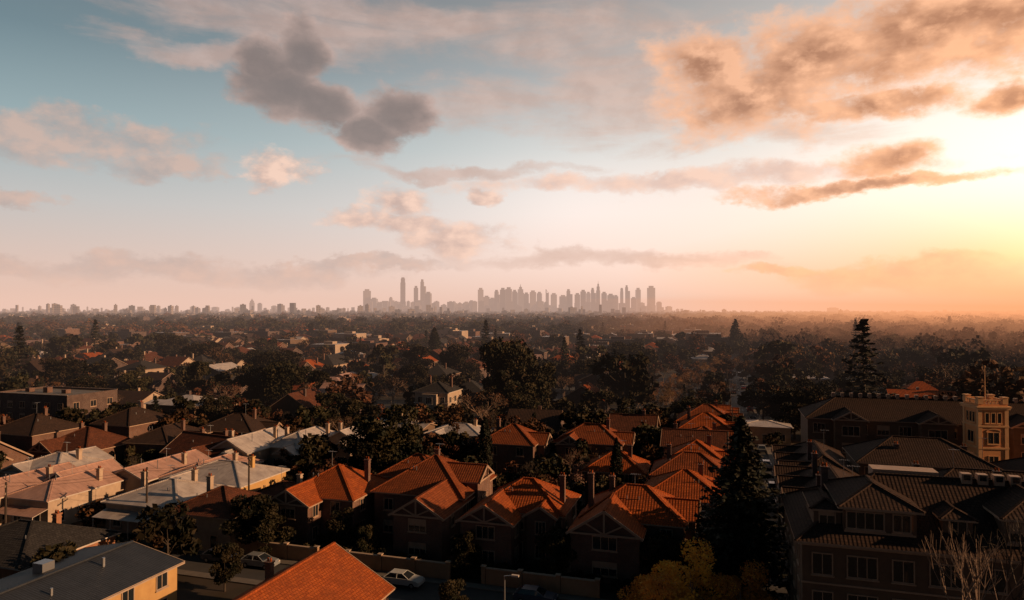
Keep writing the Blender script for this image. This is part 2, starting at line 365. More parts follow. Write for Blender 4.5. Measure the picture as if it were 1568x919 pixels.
for i,(x,y) in enumerate([(-49,130),(-40,134),(-31,139)]):
    house('terrace_house',x,y,8,14,4.6,27,'gy' if i!=1 else 'hip',wall=CREAM,roof=PALE,trim=WHITE,chims=[(2.6,3,.6),(-2.6,-3,.6)],wings=[('y-',1.2,4,2,3.8,30,True)])
house('cottage',-11,147,12,9,4.2,18,'hip',wall=CREAM,roof=PALE,trim=WHITE,chims=[(3,1,.6)],wings=[('y-',-3,4.5,2,3.8,24,False)])
house('cottage',-21,122,10,9,3.4,24,'hip',wall=BRICKD,roof=SLATE)
for i,(x,y,rf) in enumerate([(-83,134,TERRA2),(-69,138,BROWN),(-57,129,TERRA2),(-98,141,BROWN),(-112,146,TERRA2),(-60,150,BROWN),(-95,122,TERRA2),(-84,152,BROWN)]):
    w_,d_=(12,9,14,11,10,13,9,12)[i],(11,13,9,12,9,11,12,10)[i]
    wg=[[('y-',-2.5,5,2,3.7,34,True)],[('x+',1,5,2.2,3.7,34,True)],[('y-',3.5,4.4,1.5,3.7,36,True),('x+',0,4,1.5,3.7,32,False)],[]][i%4]
    house('brick_house',x,y,w_,d_,(3.8,4.6,3.5,5.6)[i%4],(30,26,33,28)[i%4],('hip','hip','gx','hip')[i%4],wall=BRICK,roof=rf,rot=TH+(0,.12,-.2,1.57)[i%4],wings=wg,chims=[(w_*.25,1,.7)] if i%2 else [(-w_*.33,2,.2),(2,2,.5)])
P=parts(); body(P,-12,-7,12,7,9.4,10,'flat'); auto_windows(P,-12,-7,12,7,3,sp=3.4,w=1.5); finish(P,'apartment_block',-114,171,wall=BRICKD,roof=CONC,trim=TRIM,r=15)
P=parts(); body(P,-4.5,-5,4.5,5,9.4,24,'hip'); auto_windows(P,-4.5,-5,4.5,5,3,sp=2.6); P['trim'].box(-4.6,-5.12,3.4,4.6,-5.0,3.6); P['trim'].box(-4.7,-5.2,6.5,4.7,-5.,6.7); P['walls'].box(-2,-6.4,0,2,-5.01,9); window(P,'y-',-6.4,0,6.6,1.6,1.6,3); window(P,'y-',-6.4,0,3.5,1.6,1.6,3); chimney(P,3,1,9,12.6); chimney(P,-3,1,9,12.6)
finish(P,'italianate_villa',-19,178,wall=CREAM,roof=SLATE,trim=WHITE,r=10)
# ---------------------------------------------------------------- right hand complex
P=parts()
zr=body(P,0,0,34,14,10.2,31,'hip',ov=.6)
for s in range(3):
    z=.9+s*3.25
    t=1.6
    while t<33: window(P,'y-',0,t,z,1.5 if int(t)%2 else 2.2,1.7,2 if int(t)%2 else 3); t+=3.1
    for t in (2.5,6,9.5,12.2): window(P,'x-',0,t,z,1.4,1.7)
    P['trim'].box(-.08,-.08,z+2.35,34,-.003,z+2.5)
for dx,dw in ((6.2,5.6),(18.2,5.6),(28.5,4.6)):
    body(P,dx-dw/2,.7,dx+dw/2,9,13.2,24,'hip',z0=10.3,ov=.5,th=.2)
    window(P,'y-',.7,dx-dw*.2,11.35,dw*.5,1.35,4)
    window(P,'y-',.7,dx+dw*.3,11.35,dw*.22,1.35,2)
    for z0,z1 in ((10.45,11.12),(12.84,13.02)): fbox(P['trim'],'y-',.7,dx-dw/2+.05,dx+dw/2-.05,z0,z1,0,.04)
for dx in (12.2,23.4,2.2):
    body(P,dx-1.1,1.4,dx+1.1,7,12.6,24,'hip',z0=10.4,ov=.3); window(P,'y-',1.4,dx,11.3,1.2,1.1)
P['trim'].box(7,7.6,zr-.6,12.5,9.6,zr+.3)
for i in range(10): 
    P['trim'].box(14+i*1.25,6.4,zr-.3,14.8+i*1.25,7.2,zr+.6); P['windows'].box(14.15+i*1.25,6.36,zr+.05,14.65+i*1.25,6.397,zr+.5)
chimney(P,3,9,11,14.6); chimney(P,30,9,11,15)
body(P,2.5,16.5,11.5,40,6.8,28,'hip',ov=.5); body(P,3.5,41.5,12,62,6.2,28,'hip',ov=.5)
for k in range(7):
    y=20+k*6.2; body(P,.9+(k>3),y-2,6.5,y+2,6.9-(k>3)*.6,30,'gx',truss=('x-',)); 
    for s in range(2): window(P,'x-',.9+(k>3),y,.9+2.9*s,1.8,1.5,3)
body(P,14,24,40,36,7.8,27,'hip'); 
for t in range(16,39,3): window(P,'y-',24,t,5.6,1.4,1.4)
for t in (18,26,34): body(P,t-2,22.6,t+2,29,8,27,'gy',truss=('y-',)); window(P,'y-',22.6,t,5.6,2,1.5,3)
body(P,12.5,46,30,57,8,27,'hip')
for t in range(14,30,3): window(P,'y-',46,t,5.9,1.4,1.4)
body(P,32,44,44,55,7,27,'hip'); window(P,'y-',44,35,4.6,1.6,1.5,3); window(P,'y-',44,41,4.6,1.6,1.5,3)
for ax,ay,az_ in ((6,12,12),(20,30,11),(30,52,9),(8,30,9),(38,30,10.5),(9,55,8.6)): antenna(P,ax,ay,az_,2.4)
for ax,ay in ((4,20.5),(5,33),(6,47),(16,30),(24,28.5),(33,28.5),(18,49),(27,50)): chimney(P,ax,ay,6,11.2 if ay<40 else 10.2)
zr2=body(P,9,76,60,88,9.8,29,'hip')
t=11
while t<59:
    for s in range(3): window(P,'y-',76,t,1+3.1*s,1.9,1.6,3)
    t+=3.6
for k in range(3):
    x=16+k*14; body(P,x-2.6,73.6,x+2.6,80,9.9,29,'gy',truss=('y-',)); 
    for s in range(3): window(P,'y-',73.6,x,1+3.1*s,2.8,1.6,3)
for i in range(24): P['trim'].box(14+i*1.6,81.7,zr2-.2,14.6+i*1.6,82.3,zr2+.65)
p=W(19,-11); finish(P,'apartment_complex',p[0],p[1],wall=TANR,roof=BROWN,trim=TRIM,chim=BRICKD,r=1)
for aa in range(19,84,8):
    for bb in range(-11,82,8): q=W(aa,bb); OCC.append((q[0],q[1],6))
# tower
P=parts(); w=2.25; Wl=P['walls']; T=P['trim']
Wl.box(-w,-w,0,w,w,14.6)
for z in (7.2,10.8): T.box(-w-.14,-w-.14,z,w+.14,w+.14,z+.3)
T.box(-w-.3,-w-.3,13.7,w+.3,w+.3,14.0); T.box(-w-.42,-w-.42,14.0,w+.42,w+.42,14.25)
for sx in (-1,1):
    for sy in (-1,1):
        x,y=sx*(w-.35),sy*(w-.35); T.box(x-.42,y-.42,14.6,x+.42,y+.42,15.6); T.box(x-.5,y-.5,15.6,x+.5,y+.5,15.75); T.box(sx*(w-.5),sy*(w-.5),0,sx*(w+.09),sy*(w+.09),13.69)
for f in ('y-','x-','x+','y+'):
    pl=w if f[1]=='+' else -w
    for i in range(5): fbox(T,f,pl,-w+.95+i*.56,-w+1.2+i*.56,14.6,15.15,-.25,-.02)
    fbox(T,f,pl,-w+.85,w-.85,15.15,15.3,-.3,.03)
    for t in (-.95,0,.95): window(P,f,pl,t,11.5,.55,1.6,1)
    window(P,f,pl,0,8.1,1.7,1.8,2); window(P,f,pl,0,4,1.4,2,2)
for k in range(9):
    a0=math.pi*k/9;a1=math.pi*(k+1)/9; T.beam((1.1*math.cos(a0),-w-.06,10.0+.5*math.sin(a0)),(1.1*math.cos(a1),-w-.06,10.0+.5*math.sin(a1)),.1,.14)
T.cyl((0,0,14.6),(0,0,20.5),.09,.05,8); T.cyl((0,0,20.5),(0,0,20.75),.14,.1,8)
TOW=mat('tower_stone','noise',(.66,.3,.12),(.54,.23,.09),scale=1.2,bump=.15); TOWT=mat('tower_trim','noise',(.66,.37,.18),(.52,.28,.13),scale=1.2)
finish(P,'stone_tower',79.5,115,rot=R(-6),wall=TOW,roof=BROWN,trim=TOWT,r=5)
house('low_hall',58,158,11,9,4,8,'hip',wall=CREAM,roof=PALE,trim=WHITE)
for x,y in ((112,262),(146,285),(176,320)): house('community_hall',x,y,16,9,4.5,9,'hip',wall=CREAM,roof=PALE,trim=WHITE)
# ---------------------------------------------------------------- trees
def leaves(mb,C,size,mi=1,jit=.35,flat=0.):
    C=np.asarray(C); n=len(C)
    A=rng.normal(size=(n,3)); A/=np.linalg.norm(A,axis=1)[:,None]
    B=rng.normal(size=(n,3)); 
    if flat: A[:,2]*=1-flat; B[:,2]*=1-flat; A/=np.linalg.norm(A,axis=1)[:,None]
    B-=A*(A*B).sum(1)[:,None]; B/=np.linalg.norm(B,axis=1)[:,None]
    s=size*rng.uniform(.55,1.25,size=(n,1)); s2=s*rng.uniform(.5,.9,size=(n,1))
    q=np.stack([C-A*s,C-B*s2,C+A*s,C+B*s2],1)+rng.normal(size=(n,4,3))*size*jit*.4
    o=len(mb.v); mb.v+=[tuple(p) for p in q.reshape(-1,3)]
    mb.f+=[(o+4*i,o+4*i+1,o+4*i+2,o+4*i+3) for i in range(n)]; mb.m+=[mi]*n
def tree_mesh(name,H,Rr,ncl,nleaf,ls,lm,tf=.25,bark=BARK,shape=1.):
    mb=MB(); mb.cyl((0,0,0),(0,0,H*.35),H*.028,H*.018,7); mb.cyl((0,0,H*.35),(.02*H,0,H*.75),H*.018,H*.006,6)
    per=nleaf//ncl; pts=[]
    for i in range(ncl):
        zz=rng.uniform(tf,.9); rad=Rr*math.sqrt(max(.06,1-((zz-(tf+.3))/(.62-tf*.2))**2))*rng.uniform(.25,.85)
        an=rng.uniform(0,6.283); c=np.array([math.cos(an)*rad,math.sin(an)*rad,zz*H])
        mb.cyl((0,0,H*rng.uniform(.2,.5)),tuple(c),H*.008,H*.002,4,cap=False)
        rc=Rr*rng.uniform(.22,.42); d=rng.normal(size=(per,3)); d/=np.linalg.norm(d,axis=1)[:,None]
        r=rc*rng.uniform(.45,1.12,size=(per,1))**.6
        p=c+d*r*np.array([1,1,.75]); pts.append(p)
    leaves(mb,np.concatenate(pts),ls)
    return to_mesh(name,mb,[bark,lm],uv=False)
def conifer_mesh(name,H,Rr,tiers,nb,ls,lm,per=9,droop=.1):
    mb=MB(); mb.cyl((0,0,0),(0,0,H),H*.018,.03,8); pts=[]
    for t in range(tiers):
        f=t/(tiers-1); z=H*(.1+.88*f); r=Rr*(1-f)**.75*rng.uniform(.78,1.1)+.25
        for k in range(nb):
            an=6.283*(k+rng.uniform(-.3,.3))/nb+t*.7; L=r*rng.uniform(.65,1.14)
            tip=np.array([math.cos(an)*L,math.sin(an)*L,z-L*droop+rng.uniform(-.2,.3)])
            mb.cyl((0,0,z),tuple(tip),.05,.015,3,cap=False)
            n=max(3,int(per*L/Rr*1.3))
            for i in range(n):
                g2=(i+.6)/n; sp=L*.16*(1.15-g2); 
                for _ in range(2): pts.append((tip[0]*g2+rng.normal()*sp,tip[1]*g2+rng.normal()*sp,z+(tip[2]-z)*g2+rng.normal()*.1-.05+.15*g2))
    leaves(mb,np.array(pts),ls,flat=.6); return to_mesh(name,mb,[BARK,lm],uv=False)
def cypress_mesh(name,H,Rr,n,ls):
    mb=MB(); mb.cyl((0,0,0),(0,0,H*.9),.15,.03,6); z=rng.uniform(.05,1,n); an=rng.uniform(0,6.283,n)
    r=Rr*np.minimum(1,(1-z)*2.6)**.7*(z>.0)*rng.uniform(.55,1.08,n)*(1+.15*np.sin(an*5+z*9))
    leaves(mb,np.stack([np.cos(an)*r,np.sin(an)*r,z*H],1),ls); return to_mesh(name,mb,[BARK,LEAFP],uv=False)
def bare_mesh(name,H,bark,lm=None,nl=0,seed=1,spread=.5,ls=.12):
    rd=random.Random(seed); mb=MB(); tips=[]
    def rec(p,d,L,r,dep):
        q=p+d*L; mb.cyl(p,q,r,r*.62,5 if dep<2 else 3,cap=False)
        if dep>=5: tips.append(q); return
        for _ in range(3 if dep<4 else 2):
            nd=(d+Vector((rd.gauss(0,spread),rd.gauss(0,spread),rd.gauss(.12,spread*.5)))).normalized()
            rec(q,nd,L*rd.uniform(.62,.82),r*.6,dep+1)
            if dep>1: tips.append(q)
    rec(Vector((0,0,0)),Vector((0,0,1)),H*.3,H*.016,0)
    if nl:
        T=np.array([tuple(t) for t in tips]); C=T[rng.integers(0,len(T),nl)]+rng.normal(size=(nl,3))*H*.035
        leaves(mb,C,ls)
    return to_mesh(name,mb,[bark,lm or bark],uv=False)
HI=[tree_mesh('broadleaf_crown_a',12,5.5,26,7500,.3,LEAF,.2),tree_mesh('broadleaf_crown_b',12,6,30,8000,.3,LEAF,.24),tree_mesh('broadleaf_crown_c',12,4.6,20,6000,.3,LEAF,.2)]
LO=[tree_mesh('tree_a',10,4.4,12,900,.6,LEAF,.2),tree_mesh('tree_b',10,5,14,1000,.6,LEAF,.25),tree_mesh('tree_c',10,3.4,10,800,.55,LEAF,.2),
    tree_mesh('tree_d',10,4.6,13,900,.55,LEAFB,.22),tree_mesh('tree_e',10,4,11,700,.5,LEAFB,.25),conifer_mesh('tree_f',13,2.8,16,6,.42,LEAFP,per=4)]
BARE=[bare_mesh('bare_a',9,BARK,seed=3),bare_mesh('bare_b',9,BARKL,LEAFB,500,seed=5),]
GOLD=[bare_mesh('gold_a',9,BARKL,LEAFG,700,seed=8,ls=.18),bare_mesh('gold_b',8,BARKL,LEAFG,450,seed=9,ls=.18),bare_mesh('gold_c',8,BARKL,LEAFB,500,seed=12,ls=.2)]
SHRUB=tree_mesh('shrub_crown',2.4,1.7,9,700,.2,LEAF,.15)
def tree(name,me,x,y,H,base,wf=1.,rot=None):
    s=H/base; add(name,me,None,(x,y,0),random.uniform(0,6.28) if rot is None else rot,(s*wf,s*wf,s)); OCC.append((x,y,3))
PINEM=conifer_mesh('pine_branches',18.5,6.0,36,12,.34,LEAFP,per=17,droop=.1)
tree('pine_tree',PINEM,24.6,73.5,18.6,18.5)
GB=tree_mesh('yellow_crown',7,4.,18,6500,.15,LEAFY,.2,BARKL)
tree('autumn_tree',GB,17.2,66,7.0,7,1.); tree('autumn_tree',GB,12.5,64.5,5.4,7,1.1); tree('autumn_tree',GB,21.5,64.5,5.8,7)
CYP=cypress_mesh('cypress_column',12,1.15,6500,.18)
tree('cypress_tree',CYP,-4.6,116,12,12); tree('cypress_tree',CYP,16,105,10.5,12,.9); tree('cypress_tree',CYP,-42,370,21,12,1.5)
tree('evergreen_tree',HI[0],-20.7,121,13.8,12,1.05); tree('evergreen_tree',HI[1],-25,118,9,12,1.); 
tree('evergreen_tree',HI[2],-32.5,85,7.6,12,1.05); tree('evergreen_tree',HI[2],-29.5,83.5,6,12,1.1)
tree('evergreen_tree',HI[1],-1,190,22.5,12,.7); tree('evergreen_tree',HI[0],7,186,16,12,.8); tree('evergreen_tree',HI[2],-5,184,13,12,.9); tree('evergreen_tree',HI[0],3,178,12,12,1.1)
tree('evergreen_tree',HI[1],-67,200,15.5,12,1.); tree('evergreen_tree',HI[0],-76,205,14,12,1.); tree('evergreen_tree',HI[2],-58,204,13,12,1.)
tree('evergreen_tree',HI[2],-98,215,15,12,.8); tree('evergreen_tree',HI[0],-120,215,11,12,1.2); tree('evergreen_tree',HI[1],-132,212,10,12,1.2)
tree('evergreen_tree',HI[1],34,210,12,12,1.1); tree('evergreen_tree',HI[0],-20,270,17,12,1.1); tree('evergreen_tree',HI[1],-90,260,15,12,1.3)
tree('evergreen_tree',HI[2],47,148,8,12,1.2); tree('evergreen_tree',HI[0],24,152,8,12,1.2)
for x,y,h in ((-40,290,16),(-150,330,15),(-48,330,15),(-110,300,13),(-165,250,13),(-34,240,12),(30,250,13),(55,330,15),(-190,380,17),(-10,340,15),(-46,172,10),(-74,172,9),(-38,166,9)): tree('evergreen_tree',random.choice(HI),x,y,h,12,1.25)
PIN2=conifer_mesh('tall_pine',18,4.2,24,8,.5,LEAFP,per=8)
tree('pine_tree',PIN2,23,300,18,18); tree('pine_tree',PIN2,157,480,24,18,1.3); tree('pine_tree',PIN2,152,470,20,18,1.2)
for x,y,h in ((72,172,11),(66,160,9),(104,205,12),(113,208,10),(122,222,11),(137,222,12),(150,225,12),(44,165,9),(92,180,10),(84,190,11),(160,235,12)): tree('evergreen_tree',random.choice(HI),x,y,h,12,1.2)
BT=bare_mesh('bare_branches',10,BARKL,seed=21,spread=.36)
tree('bare_tree',BT,32,46.5,16,10,.7,rot=0); tree('bare_tree',BARE[0],37.5,50,16,9,.7); tree('bare_tree',BARE[1],14,112,7.5,9); tree('bare_tree',BARE[1],10,118,7,9)
pt=bare_mesh('blossom',7,BARKL,mat('foliage_blossom','leaf',(.3,.16,.13),(.2,.1,.08)),900,seed=33,ls=.11)
tree('blossom_tree',pt,11,106,7,7); tree('blossom_tree',pt,13.5,110,6,7)
def clear(x,y,r): 
    for ox,oy,orr in OCC:
        if (x-ox)**2+(y-oy)**2<(r+orr)**2: return False
    return True
gs=empty('garden_shrubs')
for i in range(1400):
    x=random.uniform(-130,60); y=random.uniform(60,175); a,b=Wi(x,y)
    if abs(x)>y*.8+6 or -11<b<-5 or 14<a<23 or not clear(x,y,-1.0): continue
    if a>-46 and b<-4 : continue
    front=(a>-48 and b<3)
    if front or random.random()<.58: 
        q=.6 if front else 1.; add('shrub',SHRUB,gs,(x,y,0),random.uniform(0,6.3),(q*random.uniform(.7,1.5),)*2+(q*random.uniform(.6,1.5),))
    elif clear(x,y,.6): add('small_tree',random.choice(LO[:5]+BARE[:1]),gs,(x,y,0),random.uniform(0,6.3),(random.uniform(.45,.85),)*3)
for i in range(60):
    a=-46+i*.75+random.uniform(-.2,.2); x,y,_=W(a,-2.6+random.uniform(-.5,.5)); add('shrub',SHRUB,gs,(x,y,0),random.uniform(0,6.3),(random.uniform(.4,.8),)*3)
for a_,b_,s_ in ((-15.5,-1.5,.55),(-5.5,0,.6),(-28.5,-1.5,.5),(5.5,1.5,.6),(9,-1,.7),(-33,0,.6),(12,-3,.6),(-38.5,-14,.6),(-12,-14,.5)):
    x,y,_=W(a_,b_); add('small_tree',HI[random.randint(0,2)],gs,(x,y,0),random.uniform(0,6),(s_*.6,s_*.6,s_*.75))
gt=empty('golden_street_trees')
for i in range(50):
    f=i/49; x=33+83*f; y=191+182*f
    for k in (0,1):
        s=random.uniform(.5,.85); add('street_tree',random.choice(GOLD),gt,(x+k*7+random.uniform(-1.5,1.5),y+random.uniform(-2,2),0),random.uniform(0,6.3),(s,s,s))
    if i%3==0: OCC.append((x+3,y,6))
# ---------------------------------------------------------------- suburb fill
RM=[TERRA,TERRA2,BROWN,SLATE,PALE,PINK]; WM=[BRICK,BRICKD,CREAM,TANR]
def cheap(mb,x,y,rot,w,d,he,pitch,kind,wi,ri,detail):
    mb.M=Matrix.Translation((x,y,0))@Matrix.Rotation(rot,4,'Z')
    mb.box(-w/2,-d/2,0,w/2,d/2,he,wi); X,Y=w/2+.4,d/2+.4; tp=math.tan(R(pitch))
    if kind==0:
        h=min(X,Y); zr=he+tp*h
        A=(-(X-h),-(Y-h),zr);B=((X-h),(Y-h),zr)
        c=[(-X,-Y,he),(X,-Y,he),(X,Y,he),(-X,Y,he)]
        if X>=Y: A=(A[0],0,zr);B=(B[0],0,zr); pl=[[c[0],c[1],B,A],[c[1],c[2],B],[c[2],c[3],A,B],[c[3],c[0],A]]
        else: A=(0,A[1],zr);B=(0,B[1],zr); pl=[[c[0],c[1],A],[c[1],c[2],B,A],[c[2],c[3],B],[c[3],c[0],A,B]]
    elif kind==1:
        zr=he+tp*X; pl=[[(X,-Y,he),(X,Y,he),(0,Y,zr),(0,-Y,zr)],[(-X,Y,he),(-X,-Y,he),(0,-Y,zr),(0,Y,zr)]]
        for s in (-1,1): mb.poly([(-w/2,s*d/2,he),(w/2,s*d/2,he),(0,s*d/2,zr-.3)],wi)
    else:
        zr=he+tp*Y; pl=[[(-X,-Y,he),(X,-Y,he),(X,0,zr),(-X,0,zr)],[(X,Y,he),(-X,Y,he),(-X,0,zr),(X,0,zr)]]
        for s in (-1,1): mb.poly([(s*w/2,-d/2,he),(s*w/2,d/2,he),(s*w/2,0,zr-.3)],wi)
    for p in pl: mb.slab(p,.15,ri,11)
    if detail:
        for c in range(random.choice((1,1,2))):
            cx,cy=random.uniform(-w*.3,w*.3),random.uniform(-d*.3,d*.3); mb.box(cx-.35,cy-.3,he,cx+.35,cy+.3,zr+.7,random.choice((0,1,2)))
        if random.random()<.6:
            s=random.choice((-1,1)); ww=w*.24; cx=s*w*.22; L=Y+1.6; h2=he+tp*.8*(ww+.4)
            mb.box(cx-ww,-L,0,cx+ww,0,he-.05,wi); mb.poly([(cx-ww,-L,he-.05),(cx+ww,-L,he-.05),(cx,-L,h2-.2)],wi)
            mb.slab([(cx+ww+.4,-L-.4,he),(cx+ww+.4,0,he),(cx,0,h2),(cx,-L-.4,h2)],.14,ri,11); mb.slab([(cx-ww-.4,0,he),(cx-ww-.4,-L-.4,he),(cx,-L-.4,h2),(cx,0,h2)],.14,ri,11)
        for st in range(int(he/2.8)):
            n=max(2,int(w/3))
            for i in range(n):
                t=-w/2+w*(i+.5)/n; z=.9+2.8*st; mb.box(t-.7,-d/2-.05,z-.08,t+.7,-d/2-.002,z+1.5,11); mb.box(t-.55,-d/2-.08,z,t+.55,-d/2-.052,z+1.4,10)
            n=max(2,int(d/3.5))
            for i in range(n):
                t=-d/2+d*(i+.5)/n; z=.9+2.8*st; mb.box(w/2+.002,t-.7,z-.08,w/2+.05,t+.7,z+1.5,11); mb.box(w/2+.052,t-.55,z,w/2+.08,t+.55,z+1.4,10)
    mb.M=None
SM=WM+RM+[GLASS,TRIM]; hcount=0
mb=MB(); HC=[]
allst=[18+62*k for k in range(-24,26)]
for st in allst:
    for side in (-1,1):
        b=20.
        while b<1500:
            b+=random.uniform(13,19)+(6 if b>500 else 0)
            a=st+side*(15+random.uniform(-3,3)); 
            if (b-110)%160<8 or (b-110)%160>152: continue
            x,y,_=W(a,b)
            if y<90 or abs(x)>y*.82+15 or not clear(x,y,7.5): continue
            if random.random()<.08: continue
            if x>.3*y and y>200 and random.random()<(.8 if x>.42*y else .4): continue
            near=y<520
            w,d=random.uniform(9,14),random.uniform(10,16); two=random.random()<.38
            rr=random.random(); ri=0 if rr<.08 else 1 if rr<.36 else 2 if rr<.58 else 3 if rr<.72 else 4 if rr<.92 else 5
            cheap(mb,x,y,TH+random.choice((0,math.pi/2,-math.pi/2))+random.uniform(-.12,.12),w,d,6.2 if two else 3.8,random.uniform(24,34) if ri<4 else random.uniform(14,24),random.choice((0,0,1,2)),random.choice((0,1,1,2,3)),4+ri,near)
            HC.append((x,y)); hcount+=1
hm=empty('suburban_houses'); add('houses',to_mesh('suburban_houses',mb,SM),hm)
print('houses',hcount)
mb=MB()
for i in range(200):
    y=random.uniform(400,2300); x=random.uniform(-.8,.3)*y
    w=random.uniform(12,28); h=random.uniform(8,12.5)+ (y>1200)*random.uniform(0,7)
    mb.M=Matrix.Translation((x,y,0))@Matrix.Rotation(TH,4,'Z'); wi=random.choice((0,1,2,2,3)); mb.box(-w/2,-8,0,w/2,8,h,wi,4+random.choice((3,4)))
    mb.box(-w/5,-2,h,w/6,3,h+random.uniform(1,2.5),wi)
    for s in range(int(h/3.1)): 
        for k in range(int(w/4)): t=-w/2+2+k*4; mb.box(t-1,-8.06,s*3.1+1,t+1,-8.01,s*3.1+2.6,10)
    mb.M=None
add('apartment_blocks',to_mesh('apartment_blocks',mb,SM))
grid={}
for x,y in HC: grid.setdefault((int(x//10),int(y//10)),[]).append((x,y))
def nearh(x,y,r):
    i,j=int(x//10),int(y//10)
    for di in(-1,0,1):
        for dj in(-1,0,1):
            for hx,hy in grid.get((i+di,j+dj),()):
                if (x-hx)**2+(y-hy)**2<r*r: return True
    return False
st_=empty('suburban_trees'); n=0
while n<3900:
    y=90+ (random.random()**.75)*900; x=random.uniform(-.8,.8)*(y+10)
    a,b=Wi(x,y)
    if 14.5<a<22.5 or nearh(x,y,6.6) or (y<320 and not clear(x,y,1.2)): continue
    me=random.choice(LO[:3]*2+LO[3:5]*(3 if x>.25*y else 1)+[LO[5]]+BARE[1:]*(3 if y<400 else 0)); s=random.uniform(.42,.98)*(1.+.35*random.random()**3)
    if random.random()<.08: s*=1.7
    if x>.3*y: s=max(s,random.uniform(.8,1.1))
    if y<160: s*=.75
    add('tree',me,st_,(x,y,-.2),random.uniform(0,6.3),(s*random.uniform(.85,1.3),s*random.uniform(.85,1.3),s)); n+=1
def clump(name,lm,seed,nn=34):
    mb=MB(); rd=random.Random(seed)
    for i in range(nn):
        cx,cy,h,r=rd.uniform(-60,60),rd.uniform(-30,30),rd.uniform(6,13)+(rd.random()<.12)*5,rd.uniform(4,7.5)
        mb.cyl((cx,cy,0),(cx,cy,h*.6),.3,.15,4,cap=False)
        d=rng.normal(size=(110,3)); d/=np.linalg.norm(d,axis=1)[:,None]; d*=rng.uniform(.6,1.1,size=(110,1))
        leaves(mb,np.array([cx,cy,h*.62])+d*np.array([r,r,h*.4]),1.3)
    return to_mesh(name,mb,[BARK,lm],uv=False)
CL=[clump('tree_mass_a',LEAF,1,26),clump('tree_mass_b',LEAF,2,22),clump('tree_mass_c',LEAFB,3,30)]
dt=empty('distant_trees')
for i in range(1250):
    y=700+(random.random()**1.1)*5200; x=random.uniform(-.85,.85)*y
    me=random.choice(CL if x<.3*y else [CL[2],CL[2],CL[0]]); s=random.uniform(.75,1.2)*(1+y/9000)
    add('tree_mass',me,dt,(x,y,0),random.uniform(-.4,.4),(s*1.3,s*1.3,s))
for i in range(280):
    y=330+random.random()*900; x=random.uniform(.42,.85)*y
    add('tree_mass',random.choice(CL[1:]+[CL[2]]*2),dt,(x,y,0),random.uniform(-3,3),(.8,.8,random.uniform(.65,.95)))
# ---------------------------------------------------------------- distant low-rise and skyline
TW=[mat('tower_concrete','tower',(.15,.12,.105),(.07,.065,.068)),mat('tower_glass','tower',(.07,.072,.075),(.04,.042,.048),rough=.3),mat('tower_pale','tower',(.27,.21,.17),(.12,.1,.09))]
mb=MB()
for i in range(3000):
    y=random.uniform(1500,7500); u=random.uniform(-.8,.8) if random.random()<.5 else random.uniform(-.8,-.05); x=u*y
    h=random.uniform(9,20)+(random.random()**7)*48*(y>2800)
    if u>.25: h*=.6
    w=random.uniform(10,28); mb.M=Matrix.Translation((x,y,0))@Matrix.Rotation(random.uniform(-.5,.5),4,'Z'); mb.box(-w/2,-w/3,0,w/2,w/3,h,random.choice((0,1,2,2,2)))
    if random.random()<.5: mb.box(-w/6,-w/8,h,w/6,w/8,h+random.uniform(2,5),0)
    mb.M=None
add('distant_low_rise',to_mesh('distant_low_rise',mb,TW))
sky_l=[(562,443,12,0),(573,456,10,0),(590,461,14,0),(600,455,8,1),(617,425,8,3),(637,438,7,0),(648,428,8,1),(656,447,9,0),(700,465,10,0),(714,462,8,0),(722,460,7,0),
(736,441,9,0),(745,453,10,0),(754,456,9,0),(762,444,9,1),(770,441,9,0),(779,440,10,0),(788,444,8,0),(797,436,10,2),(806,448,8,0),(816,445,10,0),(826,447,8,0),(838,443,5,4),(848,449,9,0),
(862,452,10,0),(872,443,9,1),(884,449,9,0),(893,444,9,0),(901,447,7,0),(909,441,8,1),(916,431,6,2),(925,447,9,0),(935,450,10,0),(943,452,8,0),(952,441,5,3),(961,437,8,1),(970,455,8,0),
(977,441,7,0),(985,468,9,0),(997,438,11,0),(1009,462,8,0),(386,457,7,2),(398,464,6,0),(365,470,7,0),(330,470,9,0),(296,469,8,0),(420,468,8,0),(680,469,12,0),(1024,469,9,0),(1275,471,14,0),(640,466,20,0),(580,469,30,0)]
for u,v,wp,stl in sky_l:
    d=random.uniform(6100,6900); x=(u-784)/1045*d; H=30+(476-v)*d/1045; w=wp*d/1045*.92; P=MB(); mi=random.choice((0,1,2)); D=w*random.uniform(.7,1.)
    if stl==0:
        P.box(-w/2,-D/2,0,w/2,D/2,H*.93,mi); P.box(-w*.3,-D*.3,H*.93,w*.3,D*.3,H,mi)
    elif stl==1:
        P.box(-w/2,-D/2,0,w/2,D/2,H*.8,mi); P.box(-w*.5,-D*.4,H*.8,w*.1,D*.4,H*.93,mi); P.box(-w*.4,-D*.3,H*.93,w*.0,D*.3,H,mi)
    elif stl==2:
        P.box(-w/2,-D/2,0,w/2,D/2,H*.72,mi); P.box(-w*.38,-D*.38,H*.72,w*.38,D*.38,H*.84,mi); P.box(-w*.2,-D*.2,H*.84,w*.2,D*.2,H*.92,mi); P.cyl((0,0,H*.92),(0,0,H*1.02),w*.08,w*.02,6,mi)
    elif stl==3:
        P.box(-w/2,-D/2,0,w/2,D/2,H*.86,mi); P.box(-w*.42,-D*.42,H*.86,w*.42,D*.42,H*.97,1); P.box(-w*.3,-D*.3,H*.97,w*.3,D*.3,H,mi)
    else:
        P.box(-w/2,-D/2,0,w/2,D/2,H*.85,mi); P.slab([(-w/2,-D/2,H*1.),(w/2,-D/2,H*.86),(w/2,D/2,H*.86),(-w/2,D/2,H)],H*.012,mi,mi); P.beam((-w*.4,0,H*.84),(-w*.4,0,H*.99),w*.15,w*.3,mi)
    add('skyscraper',to_mesh('skyscraper',P,TW),None,(x,d,0),random.uniform(-.3,.3))
mb=MB()
